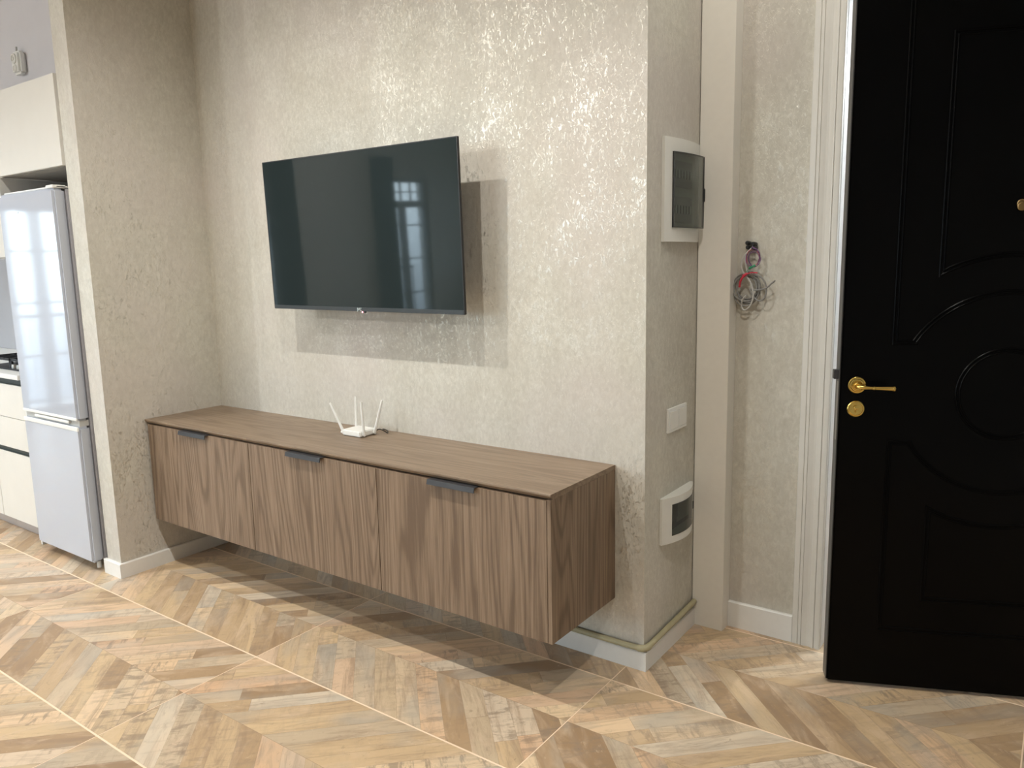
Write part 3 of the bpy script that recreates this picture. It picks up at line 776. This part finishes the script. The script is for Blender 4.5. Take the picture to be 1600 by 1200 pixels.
bm = bmesh.new(); add_tube(bm, catmull([(.880, YY-.010, 1.421), (.892, YY-.014, 1.426), (.902, YY-.012, 1.432)], 4), .0042, 7); add_tube(bm, catmull([(.880, YY-.010, 1.421), (.870, YY-.010, 1.41), (.866, YY-.008, 1.40)], 4), .0011, 5)
obj('green_sleeve', bm, M['green'], cb, smooth=True)
bm = bmesh.new()
add_tube(bm, catmull([(.846, YY-.014, 1.352), (.850, YY-.018, 1.372), (.859, YY-.020, 1.388), (.870, YY-.018, 1.397)], 5), .0040, 7)
add_tube(bm, catmull([(.859, YY-.018, 1.392), (.869, YY-.020, 1.398), (.874, YY-.018, 1.403)], 5), .0052, 7)
add_tube(bm, catmull([(.874, YY-.018, 1.400), (.888, YY-.020, 1.405), (.905, YY-.022, 1.405), (.914, YY-.022, 1.404)], 5), .0022, 6)
obj('red_tie', bm, M['red'], cb, smooth=True)

# ------------------------------------------------------------------ entrance door (ajar)
door = struct_empty('door_1', (1.2539, .2631, 0), (0, 0, math.radians(23.164)), local=True)
DW, DT, DZ0, DZ1 = .98, .060, .012, 2.335
leaf = box('door_leaf', (.003, 0, DZ0), (DW, DT-.004, DZ1), M['door'], door, .004, 2)
bm = bmesh.new(); add_box(bm, (0, .006, DZ0+.002), (.003, DT, DZ1-.002), .001); obj('edge_strip', bm, M['edge'], door)
def sweep(bm, path, prof, closed=True):
    """sweep an (offset, height) profile along a 2D path on the door face, corners mitred"""
    N = len(path); rings = []
    for i in range(N):
        p = Vector(path[i])
        a = Vector(path[i])-Vector(path[i-1]) if (closed or i > 0) else Vector(path[1])-Vector(path[0])
        b = Vector(path[(i+1) % N])-Vector(path[i]) if (closed or i < N-1) else a
        a.normalize(); b.normalize(); n1 = Vector((-a.y, a.x)); n2 = Vector((-b.y, b.x)); n = n1+n2
        n = n.normalized()/max(.4, n.normalized().dot(n1))
        rings.append([bm.verts.new((p.x+n.x*o_, -h_, p.y+n.y*o_)) for o_, h_ in prof])
    for i in range(N if closed else N-1):
        A, B = rings[i], rings[(i+1) % N]
        for k in range(len(prof)-1): bm.faces.new((A[k], A[k+1], B[k+1], B[k]))
        bm.faces.new((A[-1], A[0], B[0], B[-1]))
CC = (.49, 1.022)
def arc_pts(r, t0, t1, n=36): return [(CC[0]+r*math.cos(t0+(t1-t0)*k/n), CC[1]+r*math.sin(t0+(t1-t0)*k/n)) for k in range(n+1)]
PR = [(-.0085, -.0005), (-.0085, .0008), (-.0062, .0036), (-.0040, .0036), (-.0016, .0008), (.0016, .0008), (.0040, .0036), (.0062, .0036), (.0085, .0008), (.0085, -.0005)]
r1, r2, r3 = .318, .432, .139
an = math.acos(.271/r1)
L, Rr = .160, .820
up_out = [(L, 2.235), (L, 1.185), (.219, 1.185)] + arc_pts(r1, PI-an, an) + [(.761, 1.185), (Rr, 1.185), (Rr, 2.235)]
an2 = math.acos(.207/r2)
up_in = [(.283, 2.105)] + arc_pts(r2, PI-an2, an2) + [(.697, 2.105)]
lo_out = [(L, .217), (L, .858), (.219, .858)] + arc_pts(r1, PI+an, 2*PI-an) + [(.761, .858), (Rr, .858), (Rr, .217)]
lo_in = [(.288, .330)] + arc_pts(r2, PI+math.acos(.202/r2), 2*PI-math.acos(.202/r2)) + [(.692, .330)]
for pth in (up_out, up_in, lo_out, lo_in, arc_pts(r3, 0, 2*PI, 48)[:-1]):
    bm = bmesh.new(); sweep(bm, pth, PR); obj('moulding', bm, M['door'], leaf)
# furniture
hdl = bpy.data.objects.new('door_handle', None)
bm = bmesh.new()
add_lathe(bm, [(.0275, 0), (.0275, .003), (.0255, .0055), (.0215, .0065), (.0195, .0095), (.0155, .0105), (.0140, .0085), (.0115, .0085), (.0105, .012), (.0085, .014), (.0080, .045), (.0085, .050), (.006, .054)], (.054, 0, 1.0455), (0, -1, 0), 32)
hb = obj('door_handle', bm, M['brass'], door, smooth=True)
bm = bmesh.new()
lv = [(.046, -.046, 1.0470), (.054, -.050, 1.0465), (.066, -.053, 1.0455), (.082, -.0545, 1.0450), (.091, -.055, 1.0447), (.0925, -.055, 1.0447), (.095, -.055, 1.0447), (.097, -.055, 1.0446), (.120, -.0545, 1.0443), (.148, -.054, 1.0440), (.1495, -.054, 1.044), (.154, -.054, 1.044), (.1565, -.054, 1.044)]
lr = [.0045, .0072, .0062, .0050, .0048, .0068, .0068, .0052, .0062, .0076, .0092, .0092, .0070]
add_tube(bm, lv, lr, 16); obj('lever', bm, M['brass'], hb, smooth=True)
bm = bmesh.new()
add_lathe(bm, [(.0270, 0), (.0270, .003), (.0245, .0058), (.0210, .0062), (.0200, .0045), (.0003, .0045)], (.0535, 0, .9675), (0, -1, 0), 32)
lk = obj('lock_plate', bm, M['brass'], door, smooth=True)
bm = bmesh.new()
add_lathe(bm, [(.0075, .004), (.0075, .012), (.006, .013)], (.0535, 0, .9720), (0, -1, 0), 20)
add_box(bm, (.0515, -.013, .955), (.0555, -.0045, .9720), .001)
obj('thumb_turn', bm, M['brass'], lk, smooth=True)
bm = bmesh.new()
add_lathe(bm, [(.0125, 0), (.0125, .003), (.0105, .0045), (.0078, .0042), (.0070, .0015), (.0003, .0015)], (.489, 0, 1.6045), (0, -1, 0), 24)
pk = tag(obj('spy_hole', bm, M['dbrass'], door, smooth=True), 'aged brass spy hole')
bm = bmesh.new(); add_lathe(bm, [(.0120, .0046), (.0120, .0062), (.0105, .0075), (.0003, .0078)], (.4888, 0, 1.5950), (0, -1, 0), 24)
obj('spy_hole_cover', bm, M['dbrass'], pk, smooth=True)
bm = bmesh.new(); add_box(bm, (-.014, .018, 1.062), (0, .042, 1.092), .001); obj('latch', bm, M['handle'], door)
bm = bmesh.new(); add_box(bm, (-.0012, .008, .86), (0, .030, 1.055), .0003); obj('lock_face', bm, M['steel'], door)

# ------------------------------------------------------------------ kitchen
FX0, FX1, FYF = -2.508, -1.932, -.657
fr = thing('refrigerator', 'tall glossy white two-door refrigerator beside the papered wing wall', 'refrigerator', (-2.22, -.35, 0))
dt = .055
box('body', (FX0+.004, FYF+dt+.006, .045), (FX1-.004, -.05, 1.838), M['fridge_side'], fr, .004)
box('top_trim', (FX0+.03, FYF+.02, 1.838), (FX1-.001, -.06, 1.846), M['plastic'], fr, .002)
box('hinge_cap', (FX1-.07, FYF+.004, 1.836), (FX1-.001, FYF+.062, 1.850), M['plastic'], fr, .002)
ud = box('upper_door', (FX0, FYF, .756), (FX1, FYF+dt, 1.836), M['fridge'], fr, .011, 4)
ld = box('lower_door', (FX0, FYF, .048), (FX1, FYF+dt, .728), M['fridge'], fr, .011, 4)
bm = bmesh.new(); add_box(bm, (FX0+.006, FYF-.0035, .757), (FX1-.004, FYF+.004, .772), .003); add_box(bm, (FX0+.13, FYF-.002, .738), (FX1-.09, FYF+.030, .752), .003)
obj('grip_strip', bm, M['plastic'], ud, smooth=True)
bm = bmesh.new(); add_box(bm, (FX0+.004, FYF-.0035, .706), (FX1-.002, FYF+.004, .728), .003); obj('top_lip', bm, M['plastic'], ld, smooth=True)
box('gasket', (FX0+.01, FYF+.012, .728), (FX1-.01, FYF+dt, .756), M['breaker'], fr)
M['badge'] = mat('badge_silver', (.78, .82, .84), .2, .7)
box('badge', (-2.345, FYF-.0012, 1.739), (-2.295, FYF-.0001, 1.747), M['badge'], ud, .0003)
for x in (FX0+.04, FX1-.05):
    bm = bmesh.new(); add_lathe(bm, [(.014, 0), (.016, .004), (.010, .010), (.010, .048)], (x, FYF+.10, 0), (0, 0, 1), 14); obj('foot', bm, M['plastic'], fr, smooth=True)
    bm = bmesh.new(); add_lathe(bm, [(.014, 0), (.016, .004), (.010, .010), (.010, .048)], (x, -.12, 0), (0, 0, 1), 14); obj('foot', bm, M['plastic'], fr, smooth=True)
bm = bmesh.new(); add_lathe(bm, [(.010, .018), (.010, .052)], (FX1-.014, FYF+.034, 0), (0, 0, 1), 12); obj('lower_hinge', bm, M['breaker'], fr)

sp_ = box('side_panel', (-2.600, -.610, 0), (-2.584, -.002, 1.933), M['worktop'], None, .001)
sp_.name = 'tall_side_panel'; tag(sp_, 'tall thin white panel standing against the left side of the refrigerator', 'panel')
FRY = -.6057
oc = thing('overhead_cabinet', 'pale cream wall cabinet above the refrigerator niche', 'cabinet', (-2.245, -.3, 2.13))
box('carcass', (-2.600, FRY+.020, 1.935), (-1.912, -.002, 2.334), M['niche'], oc)
box('door', (-2.600, FRY, 1.937), (-1.920, FRY+.018, 2.336), M['cabinet'], oc, .001)
box('filler_strip', (-1.911, FRY+.03, 1.935), (-1.8905, FRY+.05, 2.334), M['kick'], oc)
wc = thing('wall_cabinet', 'cream kitchen wall cabinet left of the refrigerator above the grey splashback', 'cabinet', (-3.3, -.18, 1.94))
box('carcass', (-4.0, -.332, 1.549), (-2.602, -.002, 2.336), M['cabinet'], wc)
for a, b in ((-2.602, -3.068), (-3.071, -3.535), (-3.538, -4.0)): box('door', (b, -.350, 1.549), (a, -.333, 2.336), M['cabinet'], wc, .001)
M['splash'] = paint('splashback', (.40, .41, .44), .35, .02, 4)
tag(box('trim_4', (-4.6, -.010, .927), (-2.602, -.0005, 1.549), M['splash']), kind='structure')
def base_unit(x0, x1, label):
    t = thing('base_cabinet', label, 'cabinet', ((x0+x1)/2, -.3, 0))
    box('carcass', (x0+.001, FRY+.020, .085), (x1-.001, -.012, .900), M['cabinet'], t)
    for za, zb in ((.085, .478), (.506, .676), (.679, .862)):
        box('drawer_front', (x0+.0015, FRY, za), (x1-.0015, FRY+.018, zb), M['cabinet'], t, .0012)
    for za, zb in ((.480, .505), (.864, .900)):
        bm = bmesh.new(); add_box(bm, (x0+.0015, FRY+.010, za), (x1-.0015, FRY+.0195, zb)); add_box(bm, (x0+.0015, FRY+.002, za), (x1-.0015, FRY+.010, za+.003))
        obj('grip_channel', bm, M['profile'], t)
    box('toe_kick', (x0, FRY+.058, 0), (x1, FRY+.074, .082), M['kick'], t)
base_unit(-3.050, -2.602, 'pale kitchen drawer unit under the hob, next to the refrigerator')
base_unit(-3.650, -3.052, 'pale kitchen drawer unit further left, cut by the left picture edge')
base_unit(-4.600, -3.652, 'pale kitchen drawer unit farthest from the refrigerator')
tag(box('worktop', (-4.600, -.628, .9005), (-2.602, -.0105, .926), M['worktop'], None, .002), 'white kitchen worktop running left from the refrigerator panel', 'worktop')
hx0, hx1, hy0, hy1 = -3.215, -2.630, -.545, -.055
hob = thing('gas_hob', 'black gas hob with iron pan supports set on the white worktop', 'hob', (-2.92, -.3, .926))
box('hob_plate', (hx0, hy0, .926), (hx1, hy1, .936), M['hobglass'], hob, .003)
for cx_ in (-3.06, -2.785):
    for cy_, r_ in ((-.40, .045), (-.18, .034)):
        bm = bmesh.new(); add_lathe(bm, [(r_, 0), (r_, .010), (r_*.8, .012), (r_*.8, .020), (r_*.5, .022)], (cx_, cy_, .936), (0, 0, 1), 24); obj('burner', bm, M['iron'], hob, smooth=True)
for a, b in ((hx0+.015, -2.926), (-2.918, hx1-.010)):
    bm = bmesh.new(); zt = .990; ya, yb = hy0+.015, hy1-.012
    for x in (a, a+.068, a+.134, b-.079, b-.012): add_box(bm, (x, ya, zt-.014), (x+.012, yb, zt), .002)
    for k in range(5): y = ya+(yb-ya-.012)*k/4; add_box(bm, (a, y, zt-.016), (b, y+.012, zt-.003), .002)
    for x in (a, b-.012):
        for y in (ya, (ya+yb)/2-.006, yb-.012): add_box(bm, (x, y, .936), (x+.012, y+.012, zt-.010))
    obj('pan_support', bm, M['iron'], hob, smooth=True)
for k in range(4):
    bm = bmesh.new(); add_lathe(bm, [(.018, 0), (.018, .010), (.016, .022), (.012, .023)], (-2.70-.06*k, hy0+.022, .936), (0, 0, 1), 18); obj('control_knob', bm, M['steel'], hob, smooth=True)

sn = thing('gas_sensor', 'small white wall sensor with a grille above the kitchen cabinets', 'sensor', (-3.565, 0, 2.74))
bm = bmesh.new(); add_box(bm, (-3.618, -.050, 2.672), (-3.512, -.0004, 2.808), .014, 4); obj('body', bm, M['plastic'], sn, smooth=True)
bm = bmesh.new()
add_lathe(bm, [(.030, 0), (.030, .006), (.024, .010), (.0185, .010), (.0185, .006), (.012, .006), (.010, .011), (.0003, .012)], (-3.568, -.050, 2.762), (0, -1, 0), 24); obj('sensor_grille', bm, M['box_plastic'], sn, smooth=True)
bm = bmesh.new(); add_lathe(bm, [(.024, 0), (.023, .005), (.015, .006), (.014, .003), (.0003, .003)], (-3.568, -.050, 2.705), (0, -1, 0), 20); obj('speaker_ring', bm, M['box_plastic'], sn, smooth=True)
bm = bmesh.new(); add_lathe(bm, [(.006, .0), (.006, .030), (.004, .030)], (-3.57, -.03, 2.806), (0, 0, 1), 10); obj('cable_gland', bm, M['breaker'], sn, smooth=True)
